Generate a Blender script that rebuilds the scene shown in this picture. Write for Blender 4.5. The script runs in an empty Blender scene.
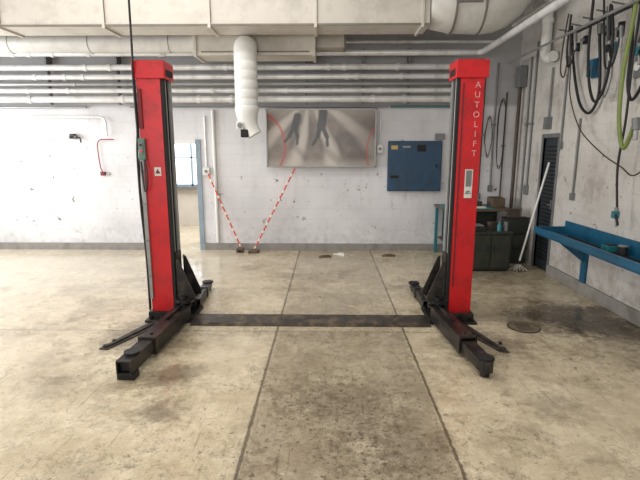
import bpy, bmesh, math, random
from mathutils import Vector, Matrix
random.seed(4)
C=bpy.context.scene.collection
bpy.context.scene.view_settings.view_transform='Standard'

def lin(c):
    def f(x):
        x/=255.0
        return x/12.92 if x<=0.04045 else ((x+0.055)/1.055)**2.4
    return (f(c[0]),f(c[1]),f(c[2]),1)

# ---------------- materials ----------------
def M(name,col,rough=.5,metal=0,var=.12,scale=6,bump=.0,dirt=None,dirt_amt=.5,dscale=4):
    m=bpy.data.materials.new(name);m.use_nodes=True
    nt=m.node_tree;N=nt.nodes;L=nt.links
    b=N['Principled BSDF'];b.inputs['Roughness'].default_value=rough;b.inputs['Metallic'].default_value=metal
    tc=N.new('ShaderNodeTexCoord')
    n=N.new('ShaderNodeTexNoise');n.inputs['Scale'].default_value=scale;n.inputs['Detail'].default_value=6
    L.new(tc.outputs['Object'],n.inputs['Vector'])
    r=N.new('ShaderNodeValToRGB');c=lin(col)
    r.color_ramp.elements[0].position=.3;r.color_ramp.elements[1].position=.7
    r.color_ramp.elements[0].color=tuple(x*(1-var) for x in c[:3])+(1,)
    r.color_ramp.elements[1].color=tuple(min(1,x*(1+var)) for x in c[:3])+(1,)
    L.new(n.outputs['Fac'],r.inputs['Fac'])
    out=r.outputs['Color']
    if dirt:
        n2=N.new('ShaderNodeTexNoise');n2.inputs['Scale'].default_value=dscale;n2.inputs['Detail'].default_value=9;n2.inputs['Roughness'].default_value=.7
        L.new(tc.outputs['Object'],n2.inputs['Vector'])
        r2=N.new('ShaderNodeValToRGB');r2.color_ramp.elements[0].position=.48;r2.color_ramp.elements[1].position=.68
        r2.color_ramp.elements[0].color=(0,0,0,1);r2.color_ramp.elements[1].color=(dirt_amt,)*3+(1,)
        L.new(n2.outputs['Fac'],r2.inputs['Fac'])
        mx=N.new('ShaderNodeMix');mx.data_type='RGBA';L.new(r2.outputs['Color'],mx.inputs['Factor'])
        L.new(out,mx.inputs['A']);mx.inputs['B'].default_value=lin(dirt);out=mx.outputs['Result']
    L.new(out,b.inputs['Base Color'])
    if bump:
        bp=N.new('ShaderNodeBump');bp.inputs['Strength'].default_value=bump;bp.inputs['Distance'].default_value=.01
        n3=N.new('ShaderNodeTexNoise');n3.inputs['Scale'].default_value=scale*8
        L.new(tc.outputs['Object'],n3.inputs['Vector']);L.new(n3.outputs['Fac'],bp.inputs['Height']);L.new(bp.outputs['Normal'],b.inputs['Normal'])
    return m

class G:
    def __init__(s,name,rough=.6):
        s.m=bpy.data.materials.new(name);s.m.use_nodes=True;s.N=s.m.node_tree.nodes;s.L=s.m.node_tree.links
        s.b=s.N['Principled BSDF'];s.b.inputs['Roughness'].default_value=rough
        g=s.N.new('ShaderNodeNewGeometry');s.pos=g.outputs['Position']
        sp=s.N.new('ShaderNodeSeparateXYZ');s.L.new(s.pos,sp.inputs[0]);s.x,s.y,s.z=sp.outputs
    def val(s,sock,v):
        if hasattr(v,'is_output'): s.L.new(v,sock)
        else: sock.default_value=v
    def math(s,op,a,b=0.0,c=None,clamp=False):
        n=s.N.new('ShaderNodeMath');n.operation=op;n.use_clamp=clamp
        s.val(n.inputs[0],a);s.val(n.inputs[1],b)
        if c is not None:s.val(n.inputs[2],c)
        return n.outputs[0]
    def step(s,v,lo,hi,a=0.0,b=1.0):
        n=s.N.new('ShaderNodeMapRange');n.interpolation_type='SMOOTHSTEP';s.val(n.inputs[0],v)
        n.inputs[1].default_value=lo;n.inputs[2].default_value=hi;n.inputs[3].default_value=a;n.inputs[4].default_value=b
        return n.outputs[0]
    def noise(s,scale,detail=6,rough=.6,stretch=(1,1,1),off=(0,0,0),dist=0,rot=0):
        mp=s.N.new('ShaderNodeMapping');mp.inputs['Scale'].default_value=stretch;mp.inputs['Location'].default_value=off;mp.inputs['Rotation'].default_value=(0,0,rot)
        s.L.new(s.pos,mp.inputs[0]);n=s.N.new('ShaderNodeTexNoise')
        n.inputs['Scale'].default_value=scale;n.inputs['Detail'].default_value=detail;n.inputs['Roughness'].default_value=rough;n.inputs['Distortion'].default_value=dist
        s.L.new(mp.outputs[0],n.inputs['Vector']);return n.outputs['Fac']
    def mix(s,f,a,b):
        n=s.N.new('ShaderNodeMix');n.data_type='RGBA';s.val(n.inputs['Factor'],f)
        for k,v in (('A',a),('B',b)):
            if isinstance(v,tuple): n.inputs[k].default_value=lin(v)
            else: s.L.new(v,n.inputs[k])
        return n.outputs['Result']
    def mul(s,*a):
        r=a[0]
        for b in a[1:]: r=s.math('MULTIPLY',r,b)
        return r
    def add(s,*a):
        r=a[0]
        for b in a[1:]: r=s.math('ADD',r,b)
        return r
    def band(s,v,c,w):
        d=s.math('ABSOLUTE',s.math('SUBTRACT',v,c));return s.step(d,w*.6,w*1.3,1,0)
    def capsule(s,ax,az,bx,bz,w,soft):
        dx,dz=bx-ax,bz-az;L2=dx*dx+dz*dz
        px=s.math('SUBTRACT',s.x,ax);pz=s.math('SUBTRACT',s.z,az)
        t=s.math('DIVIDE',s.add(s.mul(px,dx),s.mul(pz,dz)),L2,clamp=True)
        ex=s.math('SUBTRACT',px,s.mul(t,dx));ez=s.math('SUBTRACT',pz,s.mul(t,dz))
        d=s.math('SQRT',s.add(s.mul(ex,ex),s.mul(ez,ez)))
        return s.step(d,w-soft,w+soft,1,0)
    def bump(s,h,st=.3,d=.01):
        n=s.N.new('ShaderNodeBump');n.inputs['Strength'].default_value=st;n.inputs['Distance'].default_value=d
        s.L.new(h,n.inputs['Height']);s.L.new(n.outputs[0],s.b.inputs['Normal'])
    def done(s,c): s.L.new(c,s.b.inputs['Base Color']);return s.m

# floor
g=G('worn_painted_concrete',.4)
big=g.noise(.55,8,.65);med=g.noise(2.2,12,.75);fine=g.noise(13,12,.82);fl=g.noise(50,6,.75)
c=g.mix(g.step(med,.35,.62),(186,171,143),(214,201,174))
c=g.mix(g.step(fine,.38,.6,.35,0),c,(164,148,121))
instx=g.add(g.x,g.mul(g.math('SUBTRACT',med,.5),.14),g.mul(g.math('SUBTRACT',fine,.5),.1))
instrip=g.mul(g.step(instx,-.58,-.48),g.step(instx,.75,.85,1,0))
nearf=g.step(g.y,4.55,4.72,1,0)
stripc=g.mix(g.step(med,.36,.62),(130,118,100),(170,158,137))
stripc=g.mix(g.step(fine,.4,.6,.4,0),stripc,(112,100,82))
c=g.mix(g.mul(instrip,g.step(g.y,4.55,4.72,.7,.32)),c,stripc)
wn=g.add(g.noise(1.5,15,.8,off=(2,7,0)),g.mul(g.math('SUBTRACT',big,.5),.45))
c=g.mix(g.step(wn,.5,.535,0,.5),c,(158,144,119))
c=g.mix(g.step(wn,.57,.605,0,.5),c,(130,114,91))
dens=g.add(g.step(big,.38,.6,0,.055),g.mul(instrip,nearf,.03),g.step(g.y,5.0,2.5,0,.012))
gr=g.add(g.noise(7,15,.88,off=(4,1,0)),dens)
c=g.mix(g.step(gr,.57,.63,0,.65),c,(108,92,69))
sp=g.add(g.noise(24,8,.75,off=(8,3,0)),g.mul(dens,.8))
c=g.mix(g.step(sp,.61,.66,0,.75),c,(74,62,48))
c=g.mix(g.step(g.noise(18,8,.75,off=(1,6,0)),.62,.67,0,.5),c,(226,216,194))
stain=g.step(g.noise(1.0,12,.75,off=(3,1.3,0),dist=.8),.585,.68,0,.6)
c=g.mix(stain,c,(112,97,75))
for rot,off in ((.12,(1,2,0)),(1.25,(4,8,0)),(-.6,(7,3,0)),(1.9,(6,1,0))):
    sc=g.noise(2.2,4,.6,stretch=(16,.6,1),off=off,dist=.2,rot=rot)
    msk=g.step(g.noise(.9,3,.5,off=(off[1],off[0],0)),.5,.6)
    c=g.mix(g.mul(g.step(sc,.62,.66),msk,.45),c,(98,86,66))
ck=g.noise(1.1,12,.7,off=(9,2,0),dist=.3)
c=g.mix(g.mul(g.band(ck,.5,.0028),.6),c,(80,68,52))
glare_patch=g.mul(g.step(g.x,-.9,-2.0),g.step(g.y,4.6,7.0))
c=g.mix(g.mul(glare_patch,.4),c,(216,208,192))  # pale glare painted into the floor colour, left and back
def blob(cx,cy,r0,r1,amt):
    dx=g.math('SUBTRACT',g.x,cx);dy=g.math('SUBTRACT',g.y,cy)
    d=g.math('SQRT',g.add(g.mul(dx,dx),g.mul(dy,dy)))
    d=g.add(d,g.mul(g.math('SUBTRACT',fine,.5),r1*1.6),g.mul(g.math('SUBTRACT',med,.5),r1*1.8))
    return g.step(d,r0,r1,amt,0)
for b in ((2.85,5.1,.3,.8,.9),(3.1,4.6,.1,.6,.75),(2.3,5.0,.15,.5,.5),(-1.35,3.6,.05,.35,.6),(-1.2,3.05,.03,.3,.6),(-1.8,4.4,.1,.7,.55),(1.5,4.3,.1,.6,.55),(-2.2,6.2,.1,.6,.2),(1.3,6.2,.1,.6,.3),(0.1,3.2,.1,.6,.35),(0.5,2.6,.1,.4,.3),(1.7,3.2,.05,.3,.35),(-.1,5.4,.1,.8,.25),(2.4,7.0,.2,.9,.5)):
    c=g.mix(blob(*b),c,(70,59,46))
jw=g.mul(g.math('SUBTRACT',fine,.5),.05)
xj=g.add(g.x,jw);yj=g.add(g.y,jw)
J=g.band(xj,-.533,.012)
J=g.math('MAXIMUM',J,g.band(xj,.806,.011))
J=g.math('MAXIMUM',J,g.mul(g.band(yj,4.6,.012),.55))
J=g.math('MAXIMUM',J,g.mul(g.band(yj,6.15,.01),.3))
J=g.math('MAXIMUM',J,g.mul(g.band(xj,-3.6,.01),.25))
c=g.mix(g.mul(J,.75),c,(66,55,42))
ro=g.step(g.add(gr,g.mul(med,.4)),.6,.9,.13,.44)
g.L.new(g.math('SUBTRACT',ro,g.mul(glare_patch,.08)),g.b.inputs['Roughness'])
g.bump(g.math('SUBTRACT',g.add(fine,g.mul(fl,.3)),J),.07,.004)
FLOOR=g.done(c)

def wallmat(name,a,b_,brickaxis,dirtamt,low=.6,hi=.0,grime=0):
    g=G(name,.6)
    big=g.noise(.8,5,.6);fine=g.noise(9,8,.7)
    streak=g.noise(3.0,8,.7,stretch=(2.0,2.0,.45))
    c=g.mix(g.step(big,.35,.7),a,b_)
    c=g.mix(g.step(streak,.52,.75,0,dirtamt),c,(134,124,112))
    c=g.mix(g.mul(g.step(g.z,.1,.8,1,0),g.step(fine,.4,.7,0,low)),c,(136,126,114))
    c=g.mix(g.step(g.z,2.62,2.72,0,hi),c,(98,96,95))  # shade behind the high pipes painted into the upper wall colour
    for sc_,off,th,am,zl,zh in ((5,(7,2,1),.64,.85,1.2,1.8),(11,(2,6,4),.66,.8,2.0,2.4),(3,(4,4,9),.67,.5,1.6,2.4)):
        ch=g.noise(sc_,7,.68,off=off)
        c=g.mix(g.mul(g.step(g.z,.25,.5),g.step(g.z,zl,zh,1,0),g.step(ch,th,th+.02,0,am)),c,(78,66,58))
    if grime:
        gm=g.noise(1.6,12,.8,off=(3,3,3));c=g.mix(g.step(gm,.5,.62,0,grime),c,(124,112,98))
        gm=g.noise(7,10,.8,off=(5,3,3));c=g.mix(g.step(gm,.58,.66,0,grime),c,(96,86,76))
    fz=g.math('FRACT',g.math('DIVIDE',g.z,.2));cz=g.step(g.math('ABSOLUTE',g.math('SUBTRACT',fz,.5)),.46,.49)
    row=g.math('FLOOR',g.math('DIVIDE',g.z,.2))
    al=g.x if brickaxis=='x' else g.y
    fx=g.math('FRACT',g.add(g.math('DIVIDE',al,.4),g.mul(row,.5)))
    cx=g.step(g.math('ABSOLUTE',g.math('SUBTRACT',fx,.5)),.48,.495)
    br=g.math('MAXIMUM',cz,cx)
    c=g.mix(g.mul(br,.10),c,(120,112,104))
    g.bump(g.math('SUBTRACT',g.mul(fine,.5),g.mul(br,.6)),.25,.01)
    return g.done(c)
WALL=wallmat('whitewashed_block',(216,215,217),(197,196,198),'x',.25,.35,.5)
WALLR=wallmat('grimy_whitewash',(202,199,194),(182,177,170),'y',.38,.7,.1,.4)
PLAS=M('plaster_white',(206,200,190),.8,var=.05)
CEIL=M('ceiling_paint',(170,167,162),.9,var=.05)
DUCT=M('duct_cream',(202,196,186),.4,var=.06,scale=1.2,dirt=(140,132,120),dirt_amt=.4,dscale=2.5)
DUCT2=M('duct_white',(200,198,192),.35,var=.06,scale=2,dirt=(136,128,118),dirt_amt=.35,dscale=3)
DUCT3=M('silencer_cream',(194,188,177),.45,var=.07,scale=2,dirt=(124,116,104),dirt_amt=.35,dscale=3)
SEAM=M('duct_seam',(118,112,103),.6)
PIPE=M('pipe_silver_white',(222,222,221),.25,metal=.2,var=.06,scale=3,dirt=(130,124,116),dirt_amt=.4)
PIPEG=M('pipe_grey',(150,150,150),.35,metal=.4,var=.1)
PIPET=M('pipe_teal',(90,124,124),.5,var=.1)
RED=M('lift_red_paint',(194,16,26),.33,var=.1,scale=3,dirt=(104,18,20),dirt_amt=.5,dscale=5)
REDD=M('lift_red_dark',(108,12,18),.5)
REDL=M('air_line_red',(140,14,22),.45)
LETT=M('faded_white_lettering',(214,150,146),.5,var=.2,scale=30)
BLK=M('greasy_black_steel',(27,26,27),.42,metal=.3,var=.35,scale=10,bump=.2,dirt=(92,76,60),dirt_amt=.55,dscale=8)
BLKD=M('grimy_floor_steel',(40,36,33),.55,metal=.2,var=.35,scale=12,dirt=(110,96,78),dirt_amt=.6,dscale=10)
BLK2=M('black_rubber',(24,24,26),.6,var=.2)
DARK=M('matt_black',(14,14,15),.7)  # plain black shared by handles, stickers, louvres and channel lining
RAIL=M('rail_grey',(146,146,144),.4,metal=.4,var=.15)
STEEL=M('cover_plate_steel',(62,56,50),.42,metal=.35,var=.35,scale=5,bump=.2,dirt=(132,114,90),dirt_amt=.9,dscale=6)
GREY=M('grey_metal',(118,120,120),.5,metal=.3)
WHITE=M('white_plastic',(218,218,214),.4,var=.03)
BLUE=M('blue_board_paint',(36,66,92),.5,var=.22,scale=4,dirt=(40,50,60),dirt_amt=.8,dscale=3)
BLUE2=M('trough_blue_paint',(26,90,120),.4,var=.18,scale=4,dirt=(16,46,64),dirt_amt=.75,dscale=4)
TEAL=M('teal_enamel',(40,112,120),.4)
GREEN=M('control_green',(88,116,106),.5)
YGR=M('hose_yellow_green',(112,128,62),.5)
CAB=M('cabinet_olive',(38,44,36),.5,var=.25,dirt=(66,56,44),dirt_amt=.6)
WOOD=M('bench_wood',(92,76,58),.6,var=.25,scale=8)
DOORD=M('door_dark_slate',(40,48,54),.5,var=.15)
BASEB=M('baseboard_grey',(136,132,127),.6,var=.12,dirt=(98,92,84),dirt_amt=.6)
PAPER=M('paper_white',(206,204,196),.7,var=.05)
ORED=M('chain_red',(214,78,46),.5);OWHT=M('chain_white',(232,222,210),.5)
BROWN=M('cable_brown',(70,58,50),.6)
MOP=M('mop_yarn',(150,144,134),.9,var=.2)
YEL=M('door_edge_yellow',(176,150,90),.5)
RUST=M('rusty_iron',(112,98,80),.6,var=.3,scale=20,bump=.4)
SKYW=bpy.data.materials.new('window_daylight');SKYW.use_nodes=True
_b=SKYW.node_tree.nodes['Principled BSDF'];_b.inputs['Base Color'].default_value=lin((60,70,80));_b.inputs['Emission Color'].default_value=lin((236,243,252));_b.inputs['Emission Strength'].default_value=3.2

# ---------------- mesh builder ----------------
class MB:
    def __init__(s,xf=None): s.v=[];s.f=[];s.mi=[];s.sm=[];s.mats=[];s.xf=xf
    def add(s,vs,fs,mat,smooth=False):
        o=len(s.v)
        for v in vs:
            v=Vector(v);s.v.append(s.xf@v if s.xf else v)
        if mat not in s.mats:s.mats.append(mat)
        k=s.mats.index(mat)
        for f in fs:
            s.f.append([i+o for i in f]);s.mi.append(k);s.sm.append(smooth)
        return s
    def box(s,x0,x1,y0,y1,z0,z1,mat):
        return s.add([(x0,y0,z0),(x1,y0,z0),(x1,y1,z0),(x0,y1,z0),(x0,y0,z1),(x1,y0,z1),(x1,y1,z1),(x0,y1,z1)],
          [(0,3,2,1),(4,5,6,7),(0,1,5,4),(1,2,6,5),(2,3,7,6),(3,0,4,7)],mat)
    def prism(s,poly,axis,a,b,mat):
        n=len(poly);vs=[]
        for t in (a,b):
            for p,q in poly:
                vs.append({'x':(t,p,q),'y':(p,t,q),'z':(p,q,t)}[axis])
        fs=[list(range(n)),list(range(2*n-1,n-1,-1))]+[(i,(i+1)%n,n+(i+1)%n,n+i) for i in range(n)]
        return s.add(vs,fs,mat)
    def rings(s,cs,mat,n=16,smooth=True,cap=True,closed=False):
        P=[Vector(c[0]) for c in cs];R=[c[1] for c in cs];k=len(P)
        T=[]
        for i in range(k):
            a=P[(i-1)%k] if (closed or i>0) else P[0];b=P[(i+1)%k] if (closed or i<k-1) else P[-1]
            t=(b-a)
            if t.length<1e-9:t=Vector((0,0,1))
            T.append(t.normalized())
        up=Vector((0,0,1)) if abs(T[0].z)<.9 else Vector((1,0,0))
        u=T[0].cross(up).normalized();vs=[]
        for i in range(k):
            u=(u-T[i]*u.dot(T[i])).normalized();w=T[i].cross(u)
            for j in range(n):
                a=2*math.pi*j/n;vs.append(P[i]+(u*math.cos(a)+w*math.sin(a))*R[i])
        fs=[]
        for i in range(k if closed else k-1):
            i2=(i+1)%k
            for j in range(n):
                j2=(j+1)%n;fs.append((i*n+j,i*n+j2,i2*n+j2,i2*n+j))
        s.add(vs,fs,mat,smooth)
        if cap and not closed:
            s.add(vs[:n],[list(range(n-1,-1,-1))],mat);s.add(vs[-n:],[list(range(n))],mat)
        return s
    def cyl(s,p0,p1,r,mat,r1=None,n=20):
        return s.rings([(p0,r),(p1,r if r1 is None else r1)],mat,n)
    def tube(s,pts,r,mat,n=10,sub=8,closed=False):
        P=[Vector(p) for p in pts];out=[];k=len(P)
        rng=range(k) if closed else range(k-1)
        for i in rng:
            if closed: a,b,c,d=P[(i-1)%k],P[i],P[(i+1)%k],P[(i+2)%k]
            else: a,b,c,d=P[max(i-1,0)],P[i],P[i+1],P[min(i+2,k-1)]
            for q in range(sub):
                t=q/sub
                out.append(.5*((2*b)+(-a+c)*t+(2*a-5*b+4*c-d)*t*t+(-a+3*b-3*c+d)*t**3))
        if not closed:out.append(P[-1])
        return s.rings([(p,r) for p in out],mat,n,closed=closed)
    def make(s,name,parent=None,bevel=0,label=None,kind=None,category=None,group=None,origin=None):
        lo=Vector([min(v[i] for v in s.v) for i in range(3)]);hi=Vector([max(v[i] for v in s.v) for i in range(3)])
        c=Vector(origin) if origin else (lo+hi)/2
        me=bpy.data.meshes.new(name);me.from_pydata([v-c for v in s.v],[],s.f)
        for m in s.mats:me.materials.append(m)
        for p,k,sm in zip(me.polygons,s.mi,s.sm):p.material_index=k;p.use_smooth=sm
        bm=bmesh.new();bm.from_mesh(me)
        bmesh.ops.recalc_face_normals(bm,faces=bm.faces);bm.to_mesh(me);bm.free()
        o=bpy.data.objects.new(name,me);C.objects.link(o)
        if parent:
            o.parent=parent;o.location=c-WL[parent.name]
        else:o.location=c
        WL[o.name]=c
        if bevel:
            md=o.modifiers.new('bevel','BEVEL');md.width=bevel;md.segments=2;md.limit_method='ANGLE'
        if label:o['label']=label
        if kind:o['kind']=kind
        if category:o['category']=category
        if group:o['group']=group
        return o
WL={}
def thing(name,label,category,loc,group=None):
    e=bpy.data.objects.new(name,None);C.objects.link(e);e.location=loc;e.empty_display_size=.1
    e['label']=label;e['category']=category
    if group:e['group']=group
    WL[e.name]=Vector(loc);return e
def text(name,s,size,loc,rot,mat,parent,ext=.0015,align='CENTER',line=.95):
    cu=bpy.data.curves.new(name,'FONT');cu.body=s;cu.size=size;cu.extrude=ext;cu.align_x=align;cu.align_y='CENTER';cu.space_line=line
    t=bpy.data.objects.new('t',cu);C.objects.link(t);bpy.context.view_layer.update()
    me=bpy.data.meshes.new_from_object(t.evaluated_get(bpy.context.evaluated_depsgraph_get()))
    bpy.data.objects.remove(t);me.materials.clear();me.materials.append(mat)
    o=bpy.data.objects.new(name,me);C.objects.link(o);o.parent=parent;o.location=Vector(loc)-WL[parent.name];o.rotation_euler=rot
    return o

# ---------------- setting ----------------
YB=8.69;XR=3.4;XL=-7.6;ZC=4.9
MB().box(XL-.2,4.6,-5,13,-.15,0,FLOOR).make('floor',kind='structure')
w=MB();DX0,DX1,DZ=-3.2,-2.41,2.02
w.box(XL,DX0,YB,YB+.2,0,ZC,WALL).box(DX1,XR+.2,YB,YB+.2,0,ZC,WALL).box(DX0,DX1,YB,YB+.2,DZ,ZC,WALL)
w.make('wall_back',kind='structure')
RD0,RD1,RDZ=7.02,7.50,2.07
w=MB();w.box(XR,XR+.2,-5,RD0,0,ZC,WALLR).box(XR,XR+.2,RD1,YB,0,ZC,WALLR).box(XR,XR+.2,RD0,RD1,RDZ,ZC,WALLR)
w.make('wall_right',kind='structure')
MB().box(XL-.2,XL,-5,YB+.2,0,ZC,WALL).make('wall_left',kind='structure')
MB().box(XL-.2,XR+.2,-5,YB+.2,ZC,ZC+.1,CEIL).make('ceiling',kind='structure')
w=MB();w.box(XL,DX0-.05,YB-.04,YB,0,.13,BASEB);w.make('baseboard_back_left',kind='structure')
w=MB();w.box(DX1+.05,XR,YB-.04,YB,0,.13,BASEB);w.make('baseboard_back',kind='structure')
w=MB();w.box(XR-.04,XR,-5,RD0-.06,0,.16,BASEB);w.make('baseboard_right',kind='structure',bevel=.01)
w=MB();AY=11.6
w.box(-6.2,-4.45,AY,AY+.15,0,3,PLAS).box(-2.45,-1.2,AY,AY+.15,0,3,PLAS).box(-4.45,-2.45,AY,AY+.15,0,1.0,PLAS).box(-4.45,-2.45,AY,AY+.15,2.5,3,PLAS)
w.make('wall_annex_back',kind='structure')
MB().box(-6.3,-6.2,YB+.2,AY+.15,0,3,PLAS).make('wall_annex_left',kind='structure')
MB().box(-1.2,-1.1,YB+.2,AY+.15,0,3,PLAS).make('wall_annex_right',kind='structure')
MB().box(-6.3,-1.1,YB+.2,AY+.15,3,3.1,CEIL).make('ceiling_annex',kind='structure')
w=MB();fx0,fx1,fz0,fz1=-4.45,-2.45,1.0,2.5
FRM=M('door_frame_grey',(128,144,156),.5)
for a,b in ((fx0,fx0+.05),(fx1-.05,fx1),(-3.90,-3.87),(-3.42,-3.38),(-2.94,-2.91)): w.box(a,b,AY,AY+.08,fz0,fz1,FRM)
for a,b in ((fz0,fz0+.05),(fz1-.05,fz1),(1.70,1.73)): w.box(fx0,fx1,AY,AY+.08,a,b,FRM)
w.box(fx0,fx1,AY+.09,AY+.1,fz0,fz1,SKYW).box(fx0-.05,fx1+.05,AY-.12,AY,fz0-.06,fz0,GREY);w.make('window_1',kind='structure')
w=MB();w.box(DX1-.04,DX1+.05,YB-.03,YB+.22,0,DZ+.06,FRM).box(DX0-.06,DX0+.05,YB-.03,YB+.22,0,DZ+.06,WHITE).box(DX0+.05,DX1-.04,YB-.03,YB+.22,DZ-.02,DZ+.06,WHITE)
w.make('trim_1',kind='structure')
d=MB(Matrix.Translation((-2.48,YB+.25,0))@Matrix.Rotation(math.radians(106),4,'Z'))
d.box(0,.62,-.02,.02,.02,1.98,M('door_blue_grey',(84,106,124),.5)).box(.62,.645,-.022,.022,.02,1.98,YEL).box(.5,.6,.03,.05,1.0,1.03,GREY)
d.make('door_1',kind='structure')
w=MB();w.box(XR-.01,XR+.05,RD0-.06,RD0,0,RDZ+.06,GREY).box(XR-.01,XR+.05,RD1,RD1+.06,0,RDZ+.06,GREY).box(XR-.01,XR+.05,RD0,RD1,RDZ,RDZ+.06,GREY);w.make('trim_2',kind='structure')
w=MB();w.box(XR+.03,XR+.07,RD0,RD1,.01,RDZ,DOORD)
for i in range(30): w.box(XR+.018,XR+.03,RD0+.07,RD1-.07,.18+i*.06,.205+i*.06,DARK)
w.box(XR-.02,XR+.03,RD0+.02,RD0+.05,1.0,1.14,GREY);w.box(XR-.03,XR-.015,RD0+.02,RD0+.12,1.05,1.07,GREY)
w.make('door_2',kind='structure')

# ---------------- vehicle lift ----------------
lift=thing('vehicle_lift','red two-post car lift with greasy black arms','car lift',(-.19,5.07,0))
YF,YR=4.94,5.20
def column(xo,xi,s,right):
    def bx(m,a,b,y0,y1,z0,z1,mat):m.box(min(a,b),max(a,b),y0,y1,z0,z1,mat)
    w=MB();t=.012;xc=xi-s*.03
    bx(w,xo,xc,YF,YF+t,.02,2.62,RED);bx(w,xo,xi,YR-t,YR,.02,2.62,RED);bx(w,xo,xo+s*t,YF+t,YR-t,.02,2.62,RED)
    col=w.make('column',lift)
    w=MB();bx(w,xc,xi,YF+.006,YF+.06,.02,2.61,DARK);bx(w,xi-s*.05,xi-s*.03,YF+.06,YR-.014,.02,2.6,DARK)
    w.make('inner_channel',col)
    w=MB();bx(w,xi-s*.014,xi+s*.004,YR-.085,YR-.014,.02,2.62,RAIL);w.make('guide_rail',col)
    w=MB();w.cyl((xi-s*.015,YF+.1,.7),(xi-s*.015,YF+.1,2.6),.012,RAIL,n=10);w.make('lift_cable',col)
    w=MB();bx(w,xo-s*.035,xi+s*.025,YF-.02,YR+.02,2.60,2.775,RED);bx(w,xo,xi,YF+.02,YR-.02,2.775,2.79,REDD)
    bx(w,xi-s*.0,xi+s*.03,YF+.03,YR-.03,2.63,2.70,DARK);w.make('column_cap',col,bevel=.006)
    w=MB();bx(w,xo-s*.05,xi+s*.2,YF-.12,YR+.12,0,.025,BLK)
    for px_ in (xo-s*.0,xo+s*.14,xi+s*.02,xi+s*.16):
        for py in (YF-.07,YR+.07):
            w.cyl((px_,py,.022),(px_,py,.055),.022,BLK,n=6)
    bx(w,xo-s*.03,xo+s*.25,YF-.045,YF,.02,.10,BLK)
    bx(w,xo-s*.03,xo,YF,YR,.02,.10,BLK)
    w.make('base_plate',col,bevel=.003)
    w=MB();tip=xo-s*(.18 if not right else .08)
    w.prism([(tip-.04,4.12),(tip+.05,4.10),(xo+s*.12+.05,YF-.12),(xo+s*.12-.12,YF-.12)],'z',0,.010,BLKD)
    w.prism([(tip+.0,4.14),(tip+.03,4.14),(xo+s*.12-.01,YF-.12),(xo+s*.12-.055,YF-.12)],'z',.010,.022,BLKD)
    w.cyl((tip+.01,4.17,.010),(tip+.01,4.17,.028),.028,BLKD,n=6).cyl((tip+.03,4.3,.010),(tip+.03,4.3,.025),.02,BLKD,n=6)
    w.make('anchor_foot',col,bevel=.003)
    w=MB();bx(w,xi-s*.018,xi+s*.02,YF+.05,YR-.05,.1,.76,BLK)
    bx(w,xi+s*.02,xi+s*.19,YF-.06,YR+.12,.205,.23,BLK);bx(w,xi+s*.02,xi+s*.19,YF-.06,YR+.12,.03,.04,BLK)
    bx(w,xi+s*.005,xi+s*.03,YF-.06,YR+.12,.03,.27,BLK)
    car=w.make('carriage',lift,bevel=.004)
    for yy in (YF-.02,YR-.03):
        w=MB();w.prism([(xi+s*.03,.23),(xi+s*.22,.23),(xi+s*.22,.28),(xi+s*.06,.68),(xi+s*.03,.70)],'y',yy,yy+.02,BLK);w.make('gusset',car)
    for yy in (YF-.04,YR+.07):
        w=MB();w.cyl((xi+s*.1,yy,.02),(xi+s*.1,yy,.29),.035,BLK);w.cyl((xi+s*.1,yy,.23),(xi+s*.1,yy,.255),.08,BLK,n=14)
        w.make('pivot_pin',car)
    return col,car
colL,carL=column(-1.975,-1.70,1,False)
colR,carR=column(1.59,1.32,-1,True)
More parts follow.
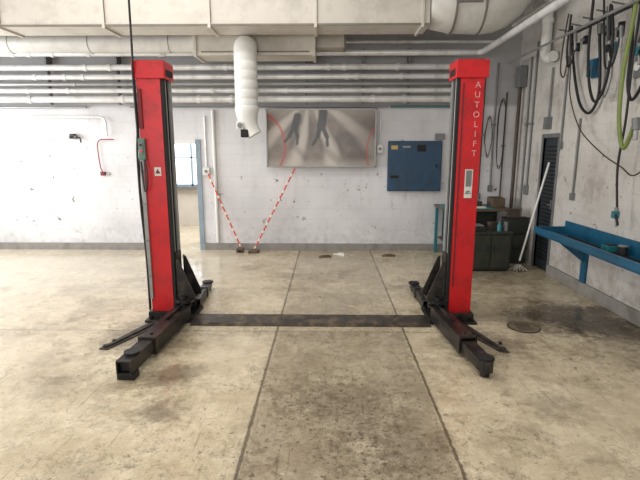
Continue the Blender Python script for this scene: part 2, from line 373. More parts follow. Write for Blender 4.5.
def arm(p,q,style,zb=.042,zt=.19,hw=.078):
    P=Vector((p[0],p[1],0));Q=Vector((q[0],q[1],0));d=Q-P;Ln=d.length
    xf=Matrix.Translation(P)@Matrix.Rotation(math.atan2(d.y,d.x),4,'Z')
    w=MB(xf)
    e=Ln*(.68 if style!='short' else .55)
    t=.012
    prof=[(-.05,-.05),(0,-.095),(.1,-hw),(e,-hw),(e,hw),(.1,hw),(0,.095),(-.05,.05)]
    w.prism(prof,'z',zt-t,zt,BLK);w.prism(prof,'z',zb,zb+t,BLK)
    w.box(.02,e,-hw,-hw+t,zb+t,zt-t,BLK).box(.02,e,hw-t,hw,zb+t,zt-t,BLK)
    w.box(e-.05,e,-hw-.008,-hw,zb-.008,zt+.008,BLK).box(e-.05,e,hw,hw+.008,zb-.008,zt+.008,BLK).box(e-.05,e,-hw-.008,hw+.008,zt,zt+.01,BLK).box(e-.05,e,-hw-.008,hw+.008,zb-.01,zb,BLK)
    w.box(.1,min(.5,e-.1),-.012,.012,zt,zt+.03,BLK)
    w.cyl((e-.1,0,zt),(e-.1,0,zt+.02),.018,BLK,n=6)
    a=w.make('lift_arm',lift,bevel=.003)
    if style=='open':
        h2=hw-.013;z0,z1=zb+.013,zt-.013
        w=MB(xf);w.box(e-.2,Ln,-h2,-h2+.014,z0,z1,BLK).box(e-.2,Ln,h2-.014,h2,z0,z1,BLK).box(e-.2,Ln,-h2+.014,h2-.014,z1-.014,z1,BLK).box(e-.2,Ln,-h2+.014,h2-.014,z0,z0+.014,BLK)
        w.box(Ln-.06,Ln-.05,-h2+.01,h2-.01,z0+.01,z1-.01,BLK2).box(Ln-.12,Ln-.02,-h2-.01,h2+.01,0,z0,BLK)
        w.make('arm_extension',a,bevel=.003)
        w=MB(xf);w.cyl((Ln-.16,0,z1),(Ln-.16,0,z1+.012),.055,BLK).cyl((Ln-.16,0,z1+.012),(Ln-.16,0,z1+.022),.065,BLK2,n=24);w.make('lifting_pad',a)
    else:
        w=MB(xf);w.prism([(e-.12,-hw+.014),(Ln-.06,-hw+.014),(Ln+.01,-.045),(Ln+.035,0),(Ln+.01,.045),(Ln-.06,hw-.014),(e-.12,hw-.014)],'z',zb+.014,zt-.035,BLK)
        w.make('arm_extension',a,bevel=.004)
        w=MB(xf);w.cyl((Ln-.05,0,.002),(Ln-.05,0,zt-.035),.04,BLK).cyl((Ln-.05,0,zt-.035),(Ln-.05,0,zt-.025),.075,BLK,n=28).cyl((Ln-.05,0,zt-.025),(Ln-.05,0,zt-.016),.068,BLK2,n=28);w.make('lifting_pad',a)
arm((-1.60,4.90),(-1.675,3.50),'open')
arm((-1.60,5.27),(-1.64,6.12),'short',.03,.14,.07)
arm((1.21,4.90),(1.335,3.60),'pad')
arm((1.21,5.27),(1.17,6.12),'short',.03,.14,.07)
w=MB();w.box(-1.50,1.12,4.74,5.10,0,.008,STEEL).box(-1.50,1.12,4.79,5.05,.008,.022,STEEL)
w.prism([(4.75,.008),(4.79,.022),(4.79,.008)],'x',-1.50,1.12,STEEL)
w.make('floor_cover_plate',lift)
w=MB();w.box(-1.845,-1.775,YF-.006,YF,1.61,1.70,PAPER);w.make('warning_label',colL,label='small white warning label')
w=MB();w.prism([(-1.837,1.635),(-1.783,1.635),(-1.81,1.685)],'y',YF-.009,YF-.006,REDD);w.make('warning_mark',colL)
w=MB();w.box(-1.985,-1.915,YF-.05,YF,1.78,2.0,GREEN).box(-1.97,-1.93,YF-.062,YF-.05,1.84,1.96,GREY)
w.cyl((-1.95,YF-.075,1.87),(-1.95,YF-.062,1.87),.012,ORED).cyl((-1.95,YF-.075,1.93),(-1.95,YF-.062,1.93),.012,BLK2);w.make('control_box',lift,bevel=.004)
w=MB();w.tube([(-1.96,4.90,4.88),(-1.965,4.89,3.8),(-1.97,4.88,2.9),(-1.99,4.905,2.6),(-1.99,4.915,2.1),(-1.99,4.90,2.0),(-2.01,4.915,1.80),(-2.01,4.915,1.3),(-1.99,4.915,.7),(-1.99,4.91,.12)],.011,BLK2)
w.make('power_cable',lift)
w=MB();w.tube([(-1.93,4.90,1.81),(-1.90,4.88,1.6),(-1.94,4.88,1.45),(-1.97,4.90,1.76)],.008,BLK2);w.make('control_lead',lift)
w=MB();w.tube([(-2.0,4.96,2.6),(-2.0,4.97,2.0),(-2.02,4.96,1.5),(-2.0,4.97,.9),(-2.0,4.96,.12)],.009,BLK2);w.make('hydraulic_hose',lift)
w=MB();w.box(-1.985,-1.945,YF-.03,YF,.25,1.78,RAIL)
for z in (.5,.9,1.3,1.65): w.box(-1.99,-1.94,YF-.034,YF,z,z+.02,GREY)
w.make('cable_duct',colL)
w=MB();w.box(-1.97,-1.93,YF-.02,YF,2.1,2.5,REDD);w.make('limit_switch',colL)
w=MB();w.box(1.445,1.525,YF-.008,YF,1.38,1.68,PAPER).box(1.455,1.515,YF-.010,YF-.008,1.50,1.67,GREY).make('instruction_plate',colR,label='grey and white instruction plate')
text('instruction_text','MAX\n3000 kg',.02,(1.485,YF-.010,1.44),(math.pi/2,0,0),DARK,colR)
for i,ch in enumerate('AUTOLIFT'): text('letter',ch,.085,(1.525,YF-.002,2.53-i*.098),(math.pi/2,0,0),LETT,colR)
w=MB();w.box(1.375,1.39,YF-.006,YF,.4,2.55,REDD);w.make('seam_strip',colR)

# ---------------- pipes ----------------
def pipe(pts,r,mat,label,collars=(),grp='horizontal service pipes along the wall'):
    w=MB()
    P=[Vector(p) for p in pts];out=[P[0]]
    for i in range(1,len(P)-1):
        a=(P[i-1]-P[i]).normalized();b=(P[i+1]-P[i]).normalized();k=max(.12,r*2.2)
        for t in (0,.25,.5,.75,1):
            p0=P[i]+a*k;p2=P[i]+b*k;out.append((1-t)**2*p0+2*t*(1-t)*P[i]+t*t*p2)
    out.append(P[-1]);w.rings([(p,r) for p in out],mat,14)
    for (x,l) in collars:
        p=Vector(pts[0]);w.cyl((x,p.y,p.z),(x+l,p.y,p.z),r*1.22,mat,n=14)
    return w.make('service_pipe',label=label,category='pipe',group=grp)
X0=XL+.02
for z,r,x1,y,mt in ((3.52,.05,None,8.36,PIPE),(3.30,.052,2.2,8.42,PIPE),(3.14,.045,2.2,8.42,PIPE),(3.02,.034,2.2,8.42,PIPEG),(2.91,.042,2.2,8.42,PIPE),(2.765,.056,2.2,8.42,PIPE)):
    cs=[(random.uniform(-6,1.8),.06) for _ in range(6)]
    if x1 is None: pts=[(X0,y,z),(2.62,y,z),(2.62,4.2,z)]
    else: pts=[(X0,y,z),(x1,y,z),(x1,YB-.02,z)]
    pipe(pts,r,mt,'white lagged pipe running along the whitewashed wall' if mt is PIPE else 'thin grey pipe between the white pipes',cs)
pipe([(X0,8.64,2.655),(-4.4,8.64,2.655)],.020,PIPEG,'thin grey pipe below the white pipes')
pipe([(-3.6,8.64,2.655),(1.1,8.64,2.655)],.018,PIPEG,'thin grey pipe below the white pipes')
pipe([(1.12,8.64,2.655),(2.5,8.64,2.655),(2.5,8.64,2.1)],.022,PIPET,'short teal pipe dropping beside the blue cabinet')
pipe([(-1.0,8.5,3.72),(3.0,8.5,3.72)],.03,PIPE,'thin white pipe under the ventilation duct')
pipe([(X0,8.60,2.48),(-4.05,8.60,2.48),(-4.05,8.60,2.14)],.018,PIPE,'slim white conduit turning down the wall')
for x in (-6.3,-5.0,-3.75,-.4,.6,1.4):
    w=MB();w.box(x,x+.03,8.50,YB-.09,2.69,3.62,GREY).box(x,x+.03,YB-.09,YB,3.3,3.6,GREY)
    w.make('pipe_bracket',label='upright grey steel bracket carrying the wall pipes',category='bracket',group='pipe brackets')
pipe([(3.1,8.45,3.36),(3.1,4.2,3.36)],.018,PIPEG,'grey conduit running toward the hose wall')
pipe([(3.12,8.4,3.95),(3.12,4.0,3.95)],.03,PIPE,'white pipe high near the side wall')

# ---------------- ducts ----------------
w=MB();w.box(X0,1.42,6.95,7.45,3.60,4.35,DUCT)
w.box(X0,1.42,6.935,6.95,3.60,3.63,SEAM)
for x in (-6.2,-4.7,-3.2,-1.7,-.2,1.3): w.box(x,x+.04,6.925,7.475,3.575,4.375,DUCT).box(x+.04,x+.046,6.93,6.95,3.65,4.35,SEAM).box(x,x+.02,7.2,7.22,4.35,ZC,GREY)
w.make('ventilation_duct',bevel=.006,label='large cream rectangular ventilation duct under the ceiling',category='air duct')
w=MB()
cs=[((1.43,7.2,3.95),.28),((1.46,7.2,3.95),.33),((1.75,7.2,3.93),.37),((2.2,7.2,3.92),.38)]
for t in (15,30,45,60,75,90):
    a=math.radians(t);cs.append(((2.2+.4*math.sin(a),7.2,4.32-.4*math.cos(a)),.38))
cs.append(((2.6,7.2,4.9),.38));w.rings(cs,DUCT2,32)
for x in (1.75,2.15): w.cyl((x,7.2,3.93),(x+.03,7.2,3.93),.392,SEAM,n=32)
w.box(1.75,2.1,6.78,6.9,3.86,4.05,GREY)
w.make('round_duct',label='round white duct bending up to the ceiling',category='air duct')
w=MB();w.cyl((X0,7.95,3.60),(-2.12,7.95,3.60),.155,DUCT2,n=24)
for x in (-6.5,-5.2,-3.9,-2.6): w.cyl((x,7.95,3.60),(x+.03,7.95,3.60),.162,DUCT2,n=24).cyl((x+.03,7.95,3.60),(x+.036,7.95,3.60),.158,SEAM,n=24).box(x,x+.02,7.94,7.96,3.7,ZC,GREY)
w.make('spiral_duct',label='round white duct leading into the cream silencer box',category='air duct')
w=MB();w.box(-2.1,-.22,7.66,8.18,3.35,3.82,DUCT3).box(-2.12,-2.07,7.64,8.2,3.33,3.84,DUCT3).box(-.25,-.2,7.64,8.2,3.33,3.84,DUCT3).box(-2.0,-.3,7.65,7.66,3.39,3.41,SEAM).box(-1.9,-1.88,7.98,8.0,3.82,ZC,GREY).box(-.5,-.48,7.98,8.0,3.82,ZC,GREY)
w.box(-.2,.25,7.85,8.1,3.5,3.75,DUCT3).box(.25,.28,7.83,8.12,3.48,3.77,SEAM)
w.make('silencer_box',bevel=.006,label='long cream silencer box joined to the round duct',category='air duct')
ex=thing('extraction_hose','white vertical extraction duct with a grey blower at its bent end','extraction duct',(-1.30,7.46,2.2))
w=MB();ey=7.46;cs=[((-1.27,7.64,3.46),.16),((-1.27,7.56,3.46),.17),((-1.27,7.49,3.43),.176),((-1.27,ey,3.36),.178)]
z=3.34
while z>2.62:
    cs+=[((-1.27,ey,z-.01),.178),((-1.27,ey,z-.115),.178),((-1.27,ey,z-.12),.174),((-1.27,ey,z-.13),.174)];z-=.14
w.rings(cs,WHITE,28);w.make('ribbed_duct',ex)
w=MB();w.rings([((-1.27,ey,2.56),.176),((-1.27,ey,2.545),.188),((-1.27,ey,2.47),.18),((-1.265,ey,2.38),.16),((-1.24,ey,2.28),.135),((-1.20,ey,2.19),.12),((-1.16,ey,2.12),.125)],WHITE,28);w.make('duct_cone',ex)
w=MB();w.box(-1.42,-1.31,ey-.13,ey-.02,2.2,2.33,WHITE).cyl((-1.36,ey-.15,2.26),(-1.36,ey-.13,2.26),.04,GREY).box(-1.36,-1.24,ey-.12,ey+.05,2.08,2.2,DARK);w.make('blower',ex,bevel=.01)

# ---------------- poster ----------------
px0,px1,pz0,pz1=-1.12,.87,1.58,2.615;py=8.56
po=thing('framed_poster','large framed faded photo print of two walking figures in a tunnel','poster',(-.12,py,pz0))
g=G('tunnel_print',.22)
dx=g.math('SUBTRACT',g.x,-.35);dz=g.math('SUBTRACT',g.z,2.85)
ang=g.math('ARCTAN2',dz,dx)
nn=g.noise(2.5,8,.7)
rr=g.math('SQRT',g.add(g.mul(dx,dx),g.mul(dz,dz)))
st=g.math('SINE',g.add(g.mul(ang,11),g.mul(nn,1.6),g.mul(rr,1.2)))
c=g.mix(g.step(nn,.35,.65),(84,74,66),(120,108,97))
c=g.mix(g.step(st,-.3,1.1,0,.8),c,(188,179,168))
c=g.mix(g.step(g.math('ABSOLUTE',dx),.45,1.15,.0,.6),c,(76,65,57))
c=g.mix(g.step(g.z,2.35,2.62,0,.4),c,(178,168,155))
c=g.mix(g.step(g.z,1.6,1.78,.4,0),c,(190,182,172))
def ring(cx,cz,rx,rz,wd,col,c,x0,x1):
    a=g.math('DIVIDE',g.math('SUBTRACT',g.x,cx),rx);b=g.math('DIVIDE',g.math('SUBTRACT',g.z,cz),rz)
    r=g.math('SQRT',g.add(g.mul(a,a),g.mul(b,b)))
    m=g.mul(g.band(r,1.0,wd),g.step(g.x,x0,x0+.02),g.step(g.x,x1-.02,x1,1,0))
    return g.mix(g.mul(m,.65),c,col)
c=ring(-1.30,1.95,.52,.6,.05,(160,52,48),c,-1.12,-.6)
c=ring(1.2,1.85,.5,.62,.03,(160,52,48),c,.6,.87)
sh=[g.capsule(-.66,2.0,-.40,1.74,.05,.05),g.capsule(-.1,1.95,.2,1.68,.06,.05)]
c=g.mix(g.mul(g.math('MAXIMUM',sh[0],sh[1]),.4),c,(66,58,52))
figs=[]
for ax,az,bx,bz,wd in ((-.55,2.48,-.60,2.28,.065),(-.60,2.28,-.55,2.13,.035),(-.62,2.28,-.70,2.13,.035),(-.55,2.13,-.56,2.0,.025),(-.70,2.13,-.78,2.04,.024),
                       (-.09,2.54,-.12,2.3,.08),(-.10,2.3,-.02,2.12,.04),(-.14,2.3,-.19,2.12,.04),(-.02,2.12,-.01,1.97,.028),(-.19,2.12,-.27,1.99,.026)):
    figs.append(g.capsule(ax,az,bx,bz,wd,.02))
m=figs[0]
for f_ in figs[1:]: m=g.math('MAXIMUM',m,f_)
c=g.mix(g.mul(m,.94),c,(24,22,22))
PR=g.done(c)
w=MB();w.box(px0+.02,px1-.02,py-.012,py+.02,pz0+.02,pz1-.02,PR);w.make('print',po)
w=MB()
for a in ((px0,px1,pz0,pz0+.025),(px0,px1,pz1-.025,pz1),(px0,px0+.025,pz0,pz1),(px1-.025,px1,pz0,pz1)): w.box(a[0],a[1],py-.025,py+.03,a[2],a[3],RAIL)
w.box(px0+.3,px0+.36,py+.03,YB,pz1-.2,pz1-.1,GREY).box(px1-.36,px1-.3,py+.03,YB,pz1-.2,pz1-.1,GREY)
w.make('frame',po,bevel=.003)

# ---------------- blue wall board ----------------
bl=thing('wall_cabinet','flat blue steel wall cabinet with faded stickers','wall cabinet',(1.6,8.62,1.12))
w=MB();w.box(1.10,2.08,8.60,YB,1.14,2.05,BLUE).make('body',bl,bevel=.006)
w=MB();w.box(1.115,2.065,8.585,8.60,1.155,2.035,BLUE);dr=w.make('door',bl,bevel=.004)
w=MB();w.cyl((1.98,8.56,1.62),(1.98,8.585,1.62),.018,DARK).box(1.97,1.99,8.55,8.56,1.57,1.63,DARK);w.make('handle',dr)
for a in ((1.15,1.27,1.90,1.97,YEL),(1.36,1.50,1.93,1.96,RAIL),(1.15,1.30,1.38,1.43,DARK),(1.62,1.78,1.86,1.98,DARK)):
    w=MB();w.box(a[0],a[1],8.581,8.585,a[2],a[3],a[4]);w.make('sticker',dr)
MB().box(1.95,2.12,8.62,YB,2.07,2.18,GREY).make('junction_box',label='small grey junction box above the blue cabinet',category='junction box',bevel=.005)
MB().cyl((.95,8.66,1.98),(.95,8.66,2.6),.012,PIPE).box(.9,1.0,8.62,YB,1.84,1.98,WHITE).cyl((.95,8.60,1.91),(.95,8.62,1.91),.025,GREY).make('wall_socket',label='white wall socket fed by a thin conduit',category='socket')
MB().box(-2.32,-2.2,8.61,YB,1.43,1.57,WHITE).cyl((-2.26,8.67,1.57),(-2.26,8.67,2.5),.015,PIPE).cyl((-2.26,8.59,1.5),(-2.26,8.61,1.5),.025,GREY).make('light_switch',label='white switch box beside the doorway with conduit above',category='switch')
MB().cyl((-2.10,8.655,.15),(-2.10,8.655,2.6),.03,WHITE).make('riser_pipe',label='white vertical riser pipe beside the doorway',category='pipe')

# ---------------- barrier chains ----------------
def chain(p,q):
    p=Vector(p);q=Vector(q);L=(q-p).length;n=int(L/.055);w=MB()
    for i in range(n):
        a=p+(q-p)*(i/n);b=p+(q-p)*((i+1)/n);m=(a+b)/2
        w.rings([(a,.009),(a.lerp(b,.2),.014),(m,.016),(a.lerp(b,.8),.014),(b,.009)],OWHT if i%3==2 else ORED,8)
    return w.make('barrier_chain',label='thin orange and white striped barrier chain hanging to the floor',category='barrier chain',group='barrier chains')
chain((-2.22,8.59,1.46),(-1.64,8.60,.03))
chain((-.60,8.5,1.56),(-1.38,8.5,.06))
w=MB();w.box(-1.71,-1.58,8.40,8.55,0,.08,WOOD).box(-1.68,-1.61,8.385,8.40,.02,.06,DARK);w.make('wood_block',bevel=.008,label='small brown wooden block on the floor by the wall',category='wood block')
w=MB();w.prism([(-1.48,8.34),(-1.30,8.37),(-1.28,8.5),(-1.45,8.54)],'z',0,.05,WOOD);w.make('wood_offcut',bevel=.008,label='flat brown wooden offcut beneath the barrier chain',category='wood block')
for x,y,a,mm,n_,lb,ct in ((-.05,8.1,.3,WOOD,'cardboard_scrap','brown cardboard scrap lying on the floor','cardboard'),(.24,8.3,-.5,PAPER,'paper_scrap','crumpled off-white paper scrap lying on the floor','paper'),(1.1,8.2,.1,WOOD,'cardboard_scrap','brown cardboard scrap lying on the floor','cardboard')):
    w=MB(Matrix.Translation((x,y,0))@Matrix.Rotation(a,4,'Z'));w.prism([(-.13,-.05),(.1,-.07),(.14,.04),(-.08,.06)],'z',0,.015,mm)
    w.box(-.05,.08,-.03,.04,.015,.03,mm);w.make(n_,label=lb,category=ct)

# ---------------- left wall items ----------------
MB().cyl((-4.75,8.62,2.12),(-4.62,8.62,2.12),.035,GREY).cyl((-4.69,8.62,2.12),(-4.69,8.55,2.12),.02,DARK).box(-4.74,-4.66,8.6,YB,2.1,2.18,BLK2).tube([(-4.62,8.62,2.12),(-4.55,8.6,2.1),(-4.54,8.6,2.02)],.012,BLK2).make('compressed_air_valve',label='small black and grey air valve on the wall',category='valve')
MB().tube([(-3.95,8.64,2.08),(-4.12,8.64,2.08),(-4.22,8.64,2.06),(-4.26,8.64,1.95),(-4.24,8.64,1.6),(-4.2,8.64,1.48)],.009,REDL).box(-4.24,-4.17,8.62,YB,1.42,1.49,REDD).make('red_air_line',label='thin red air line bending down to a wall outlet',category='air line')

# ---------------- workbench corner ----------------
wb=thing('workbench','cluttered workbench with a teal mat top against the wall','workbench',(2.55,8.2,0))
w=MB();w.box(1.98,3.15,7.85,8.62,.86,.90,WOOD).make('top',wb,bevel=.004)
w=MB();w.box(1.99,2.85,7.845,8.4,.9,.912,TEAL).make('mat',wb)
for x in (2.0,3.08):
    for y in (7.88,8.53):
        w=MB();w.box(x,x+.05,y,y+.05,0,.86,TEAL if x<2.5 else CAB);w.make('leg',wb)
w=MB();w.box(2.05,3.08,7.9,8.5,.28,.31,WOOD).make('shelf',wb)
w=MB();w.box(2.12,3.06,8.48,8.5,.31,.86,CAB).make('back_panel',wb)
w=MB();w.box(2.15,2.5,8.0,8.4,.31,.55,CAB).box(2.14,2.51,7.99,8.41,.55,.57,BLK2).make('parts_crate',label='dark crate on the lower bench shelf',category='crate')
tc_=thing('tool_cabinet','dark olive steel cabinet standing before the workbench','tool cabinet',(2.58,7.35,0))
H=.60
w=MB();w.box(2.24,2.86,7.12,7.58,.03,H,CAB).box(2.22,2.88,7.10,7.59,H,H+.03,CAB).box(2.27,2.83,7.14,7.57,0,.03,DARK).make('body',tc_,bevel=.006)
for xa,xb in ((2.27,2.54),(2.56,2.83)):
    w=MB();w.box(xa,xb,7.10,7.12,.06,H-.02,CAB);dd=w.make('door',tc_,bevel=.004)
    w=MB();w.box(xb-.05 if xa<2.5 else xa+.03,xb-.03 if xa<2.5 else xa+.05,7.085,7.10,.32,.42,BLK2);w.make('handle',dd)
T=H+.03
MB().box(2.28,2.50,7.2,7.5,T,T+.07,BLK2).box(2.31,2.47,7.23,7.45,T+.07,T+.09,GREY).make('tool_case',bevel=.01,label='black tool case lying on the olive cabinet',category='tool case')
MB().cyl((2.81,7.25,T),(2.81,7.25,T+.15),.035,GREY).cyl((2.81,7.25,T+.15),(2.81,7.25,T+.19),.018,BLK2).make('spray_can',label='grey spray can standing on the olive cabinet',category='spray can')
w=MB(Matrix.Translation((2.66,7.42,0))@Matrix.Rotation(.3,4,'Z'));w.box(-.06,.06,-.05,.05,T,T+.10,BROWN).box(-.065,.065,-.055,.055,T+.1,T+.115,BROWN).make('cardboard_box',label='small brown cardboard box on the olive cabinet',category='box')
w=MB();w.rings([((2.70,7.22,T),.035),((2.70,7.22,T+.10),.035),((2.70,7.22,T+.13),.012),((2.70,7.22,T+.16),.012)],TEAL,14).make('bottle',label='small teal bottle standing on the olive cabinet',category='bottle')
MB().box(2.88,3.1,8.1,8.4,.90,1.06,WOOD).box(2.9,3.08,8.12,8.38,1.06,1.07,CAB).make('storage_box',bevel=.006,label='brown storage box on the workbench',category='box')
MB().box(2.5,2.72,8.15,8.35,.912,1.0,CAB).cyl((2.56,8.13,.95),(2.56,8.15,.95),.03,GREY).make('toolbox',bevel=.01,label='small dark toolbox on the workbench mat',category='toolbox')
w=MB();w.prism([(2.1,7.92),(2.4,7.95),(2.37,8.2),(2.14,8.18)],'z',.912,.935,PAPER);w.make('paper_stack',label='loose white papers on the green bench mat',category='paper')
w=MB();w.prism([(2.45,7.9),(2.7,7.88),(2.72,8.05),(2.47,8.08)],'z',.912,.928,PAPER);w.make('paper_stack',label='loose white papers on the green bench mat',category='paper')
w=MB();w.box(2.96,3.34,7.66,7.84,0,.76,CAB)
for z in (.25,.5): w.box(2.95,3.35,7.65,7.66,z,z+.03,BLK2)
w.box(2.95,3.35,7.65,7.84,.76,.78,BLK2)
w.make('waste_bin',bevel=.008,label='narrow dark bin between bench and door',category='bin')
w=MB();w.box(3.02,3.2,7.69,7.8,.78,.90,BROWN).box(3.01,3.21,7.68,7.81,.90,.92,BROWN).make('cardboard_box',label='small brown cardboard box on the dark bin',category='box')
br=thing('mop','long pale-handled yarn mop leaning against the side wall','mop',(3.04,7.25,0))
w=MB();w.cyl((3.04,7.20,.12),(3.375,7.2,1.70),.016,WHITE);w.make('handle',br)
w=MB();w.cyl((3.035,7.2,.09),(3.045,7.2,.16),.03,BLK2)
for i in range(16):
    a=i*2*math.pi/16;rx=.10+.03*(i%3);w.tube([(3.04,7.2,.12),(3.04+.05*math.cos(a),7.2+.04*math.sin(a),.08),(3.04+rx*math.cos(a),7.2-.02+rx*.5*math.sin(a),.014)],.012,MOP,n=6,sub=4)
w.make('mop_head',br)
for i,(x,yq,zt,zb_,wd,mm) in enumerate(((2.90,8.60,2.45,1.75,.06,BROWN),(3.12,8.60,2.75,1.55,.06,BLK2),(2.72,8.60,2.3,1.5,.05,BLK2))):
    w=MB();w.box(x-.012,x+.012,yq-.03,YB,zt-.015,zt+.015,GREY)
    for k in range(2):
        o=.012*k
        w.tube([(x-.02,yq+o,zt),(x-wd-.008*k,yq+o,zt-.3),(x-wd*.8,yq+o,zb_+.2),(x+.01*k,yq+o,zb_+.03*k),(x+wd*.8,yq+o,zb_+.2),(x+wd+.008*k,yq+o,zt-.3),(x+.02,yq+o,zt)],.006,mm,n=6,sub=6,closed=True)
    w.make('cable_coil',label='dark coiled cable hanging on a wall hook' if mm is BLK2 else 'brown coiled cable hanging on a wall hook',category='cable',group='hanging cable coils')
for x,z0,z1,r,mm in ((2.80,1.1,3.2,.012,BROWN),(3.01,1.25,3.4,.016,GREY),(3.20,1.0,2.9,.014,BROWN),(2.64,1.3,3.0,.012,GREY)):
    w=MB();w.cyl((x,8.665,z0),(x,8.665,z1),r,mm);w.box(x-.04,x+.04,8.65,YB,z0-.12,z0,GREY);w.box(x-.03,x+.03,8.65,YB,(z0+z1)/2,(z0+z1)/2+.03,GREY)
    w.make('electric_conduit',label='thin vertical conduit dropping to a grey outlet box',category='conduit',group='corner conduits')
MB().box(3.26,3.38,8.3,8.5,2.95,3.3,GREY).cyl((3.32,8.4,.0),(3.32,8.4,2.95),.03,BROWN).make('junction_riser',bevel=.004,label='grimy grey junction box with brown conduit in the corner',category='junction box')
for y,z0,z1 in ((7.95,1.3,3.6),(8.15,.9,3.4)):
    w=MB();w.cyl((3.375,y,z0),(3.375,y,z1),.016,GREY).box(3.35,XR,y-.05,y+.05,z0-.16,z0,GREY).box(3.35,XR,y-.04,y+.04,2.3,2.33,GREY);w.make('electric_conduit',label='thin vertical conduit dropping to a grey outlet box',category='conduit',group='corner conduits')
w=MB();w.tube([(3.3,7.5,4.9),(3.3,7.5,4.2),(3.3,7.5,3.5),(3.3,7.48,3.32),(3.3,7.36,3.24),(3.3,7.22,3.24)],.075,WHITE,n=16);w.cyl((3.3,7.5,3.75),(3.3,7.5,3.82),.088,WHITE)
w.make('drain_downpipe',label='white plastic downpipe with an elbow on the side wall',category='pipe')
MB().cyl((3.37,7.35,2.3),(3.37,7.35,3.1),.015,GREY).box(3.32,XR,7.28,7.4,2.2,2.38,GREY).make('door_switch',label='grey switch with conduit above the dark door',category='switch')

# ---------------- blue trough ----------------
tr=thing('wash_trough','long blue steel wall trough with a raised lip','trough',(3.2,5.2,.7))
y0,y1=2.6,6.55
w=MB();w.box(2.985,3.4-.002,y0,y1,.71,.725,BLUE2).box(2.97,2.985,y0,y1,.71,.82,BLUE2).box(2.94,2.985,y0,y1,.805,.82,BLUE2).box(2.94,2.95,y0,y1,.74,.805,BLUE2).box(2.985,3.38,y1-.02,y1,.72,.82,BLUE2).box(2.985,3.38,y0,y0+.02,.72,.82,BLUE2).box(3.37,3.398,y0,y1,.72,.90,BLUE2)
w.make('basin',tr,bevel=.004)
w=MB();w.box(3.05,3.3,y0+.3,y1-.3,.725,.735,DARK).make('grate',tr)
for y in (3.9,5.95):
    w=MB();w.prism([(3.398,.40),(3.398,.71),(3.04,.71),(3.04,.68)],'y',y,y+.03,BLUE2).box(3.362,3.398,y-.03,y+.08,.16,.71,BLUE2);w.make('support_bracket',tr)
MB().cyl((3.28,5.08,.735),(3.28,5.08,.83),.05,BLK2).cyl((3.28,5.08,.83),(3.28,5.08,.84),.052,RAIL).make('tin',label='small dark tin standing in the blue trough',category='tin')
MB().box(3.2,3.34,5.22,5.36,.735,.80,TEAL).box(3.22,3.32,5.24,5.34,.80,.81,BLK2).make('soap_box',bevel=.006,label='small teal box in the blue trough',category='box')
# ---------------- hose rack ----------------
def hose(pts,r,mat,label,gun=None,xo=0.0):
    e=thing('air_hose',label,'hose',(3.3,pts[0][0],pts[0][1]),'hoses looped on the side wall')
    w=MB();w.tube([(3.33-xo+.012*math.sin(i*1.7),p[0],p[1]) for i,p in enumerate(pts)],r,mat,n=9);w.make('tubing',e)
    y,z=pts[-1];x=3.33-xo
    w=MB();w.cyl((x,y,z),(x,y-.02,z-.12),r*1.7,GREY).cyl((x,y-.02,z-.12),(x,y-.03,z-.22),r*1.1,RAIL)
    if gun: w.box(x-.04,x+.02,y-.04,y+.02,z-.12,z-.04,gun).cyl((x-.02,y-.04,z-.08),(x-.04,y-.12,z-.18),.014,BLK2)
    w.make('nozzle',e)
w=MB();w.box(3.37,XR,4.6,6.85,3.45,3.49,BLK2)
for y in (4.9,5.25,5.6,5.9,6.2,6.5,6.8): w.cyl((3.37,y,3.46),(3.15,y,3.5),.010,GREY)
w.make('hose_rail',label='black rail with grey pegs carrying the hoses',category='hose rail')
hose([(6.82,3.55),(6.75,3.2),(6.55,2.75),(6.35,2.45),(6.15,2.35),(6.0,2.55),(6.02,2.95),(6.12,3.4)],.018,BLK2,'black rubber air hose in a long loop with a grey nozzle')
hose([(6.75,3.6),(6.65,3.0),(6.55,2.6),(6.2,2.15),(5.7,1.85),(5.3,1.7),(5.0,1.62),(4.6,1.9)],.008,BROWN,'dark thin hose sweeping low across the wall',xo=.06)
hose([(6.1,3.7),(6.12,3.1),(5.98,2.65),(5.8,2.45),(5.66,2.65),(5.62,3.1),(5.7,3.5),(5.66,3.1)],.017,BLK2,'black hose loop with a black gun',BLK2,xo=.12)
hose([(5.5,3.6),(5.46,3.0),(5.42,2.6),(5.3,2.42),(5.16,2.65),(5.12,3.2),(5.17,3.4),(5.3,3.0)],.018,BLK2,'black hose loop with a teal-handled gun',TEAL)
hose([(6.45,3.6),(6.5,3.2),(6.4,2.95),(6.28,3.05),(6.3,3.35)],.013,BLK2,'short black hose loop with a steel coupling',xo=.2)
hose([(5.2,3.5),(5.25,2.8),(5.22,2.2),(5.25,1.7),(5.2,1.25)],.013,BLK2,'black hose hanging straight down with a teal gun',TEAL,xo=.1)
hose([(5.95,3.55),(5.9,3.2),(5.85,2.8),(5.8,2.5),(5.72,2.7),(5.75,3.1)],.009,GREY,'thin grey hose loop with a steel tip',xo=.03)
hose([(6.6,3.65),(6.7,3.3),(6.68,2.95),(6.55,2.85),(6.52,3.1)],.010,BROWN,'thin brown hose loop with a steel tip',xo=.16)
hose([(5.8,3.6),(5.7,3.0),(5.6,2.8),(5.45,2.85),(5.4,3.2)],.012,BLK2,'short black hose loop between the gauges',xo=.16)
hose([(5.1,3.7),(5.16,3.2),(5.2,2.7),(5.16,2.2),(5.05,1.9),(4.9,2.2)],.022,YGR,'thick yellow-green hose hanging beside the black hoses',xo=.2)
MB().box(3.37,XR,6.14,6.28,2.78,3.02,BLUE2).box(3.3,3.37,6.15,6.27,2.8,3.0,BLUE2).cyl((3.28,6.21,2.9),(3.3,6.21,2.9),.04,RAIL).make('regulator_box',bevel=.006,label='small blue regulator box with a gauge among the hoses',category='regulator')
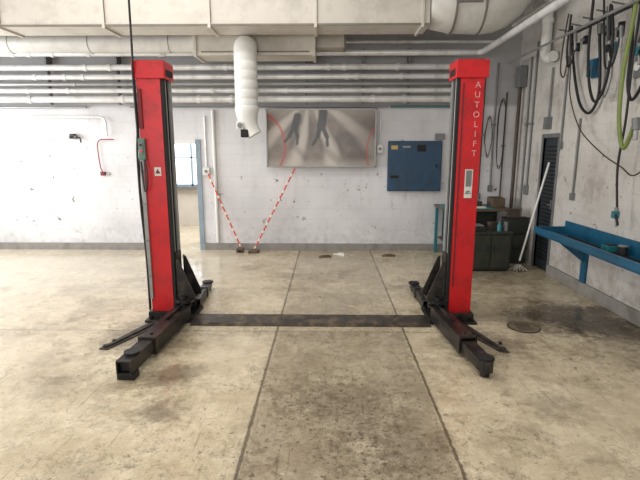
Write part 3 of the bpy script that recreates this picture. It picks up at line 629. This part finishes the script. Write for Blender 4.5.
MB().box(3.37,XR,5.84,5.94,3.0,3.14,TEAL).box(3.35,3.37,5.86,5.92,3.02,3.12,BLUE).cyl((3.37,5.89,2.9),(3.37,5.89,3.02),.02,RAIL).make('water_separator',bevel=.005,label='small teal water separator under the hose rail',category='regulator')
MB().box(3.37,XR,5.30,5.42,2.66,2.9,GREY).cyl((3.36,5.36,2.78),(3.37,5.36,2.78),.05,WHITE).box(3.36,3.38,5.31,5.41,2.92,2.98,BLK2).make('pressure_gauge',bevel=.004,label='grey gauge bracket between the black hoses',category='gauge')
for y,z,h in ((6.0,3.3,.12),(5.75,3.25,.16),(5.35,3.3,.12),(6.5,3.3,.1),(5.05,3.3,.14),(6.68,3.25,.1)):
    w=MB();w.box(3.35,XR,y-.03,y+.03,z-h/2,z+h/2,BLK2).cyl((3.31,y,z),(3.35,y,z),.02,RAIL).cyl((3.32,y,z),(3.32,y,z-.12),.01,RAIL);w.make('hose_coupling',label='black wall coupling with a steel stub above the hoses',category='coupling',group='hose couplings')
for y,z0,z1 in ((6.92,2.0,3.5),(6.45,1.3,2.3)):
    MB().cyl((3.38,y,z0),(3.38,y,z1),.014,GREY).box(3.36,XR,y-.04,y+.04,z0-.1,z0,GREY).make('electric_conduit',label='thin grey vertical conduit beside the hoses',category='conduit')

# ---------------- floor fittings ----------------
w=MB();w.cyl((2.12,4.76,0),(2.12,4.76,.004),.17,BLKD,n=28).cyl((2.12,4.76,.004),(2.12,4.76,.006),.155,RUST,n=28)
for i in range(-3,4): w.box(2.04,2.20,4.755+i*.03,4.762+i*.03,.006,.008,BLKD)
w.make('manhole_cover',label='round rusty cast iron cover set in the floor',category='manhole cover')

# ---------------- lights ----------------
def area(name,loc,rot,sx,sy,en,col=(1,1,1)):
    l=bpy.data.lights.new(name,'AREA');l.shape='RECTANGLE';l.size=sx;l.size_y=sy;l.energy=en;l.color=col
    o=bpy.data.objects.new(name,l);C.objects.link(o);o.location=loc;o.rotation_euler=rot;return o
area('ceiling_lamp_1',(-3.5,2.5,4.8),(0,0,0),3,1,75,(1,.98,.94))
area('ceiling_lamp_2',(.5,2.5,4.8),(0,0,0),3,1,65,(1,.98,.94))
area('ceiling_lamp_3',(-2,5.5,4.8),(0,0,0),4,.6,85,(1,.98,.94))
area('front_windows',(-2.2,-4.2,2.6),(math.radians(90),0,0),8,3.4,230,(1,.985,.96))
area('left_windows',(-7.4,5.4,2.2),(0,math.radians(-90),0),2.8,5.6,380,(.97,.985,1))
area('annex_fill',(-3.2,10.2,2.9),(0,0,0),2,1.6,110,(1,.98,.95))  # unseen fill light added to brighten the annex and doorway
wd=bpy.data.worlds.new('world');bpy.context.scene.world=wd;wd.use_nodes=True
bg=wd.node_tree.nodes['Background'];bg.inputs[0].default_value=(.96,.97,1,1);bg.inputs[1].default_value=.55

cam=bpy.data.cameras.new('camera');co=bpy.data.objects.new('camera',cam);C.objects.link(co)
cam.sensor_width=36;cam.lens=462/640*36;cam.clip_start=.05
co.location=(0,0,1.87);co.rotation_euler=(math.radians(90-10.9),0,math.atan(8*math.cos(math.radians(10.9))/462))
bpy.context.scene.camera=co
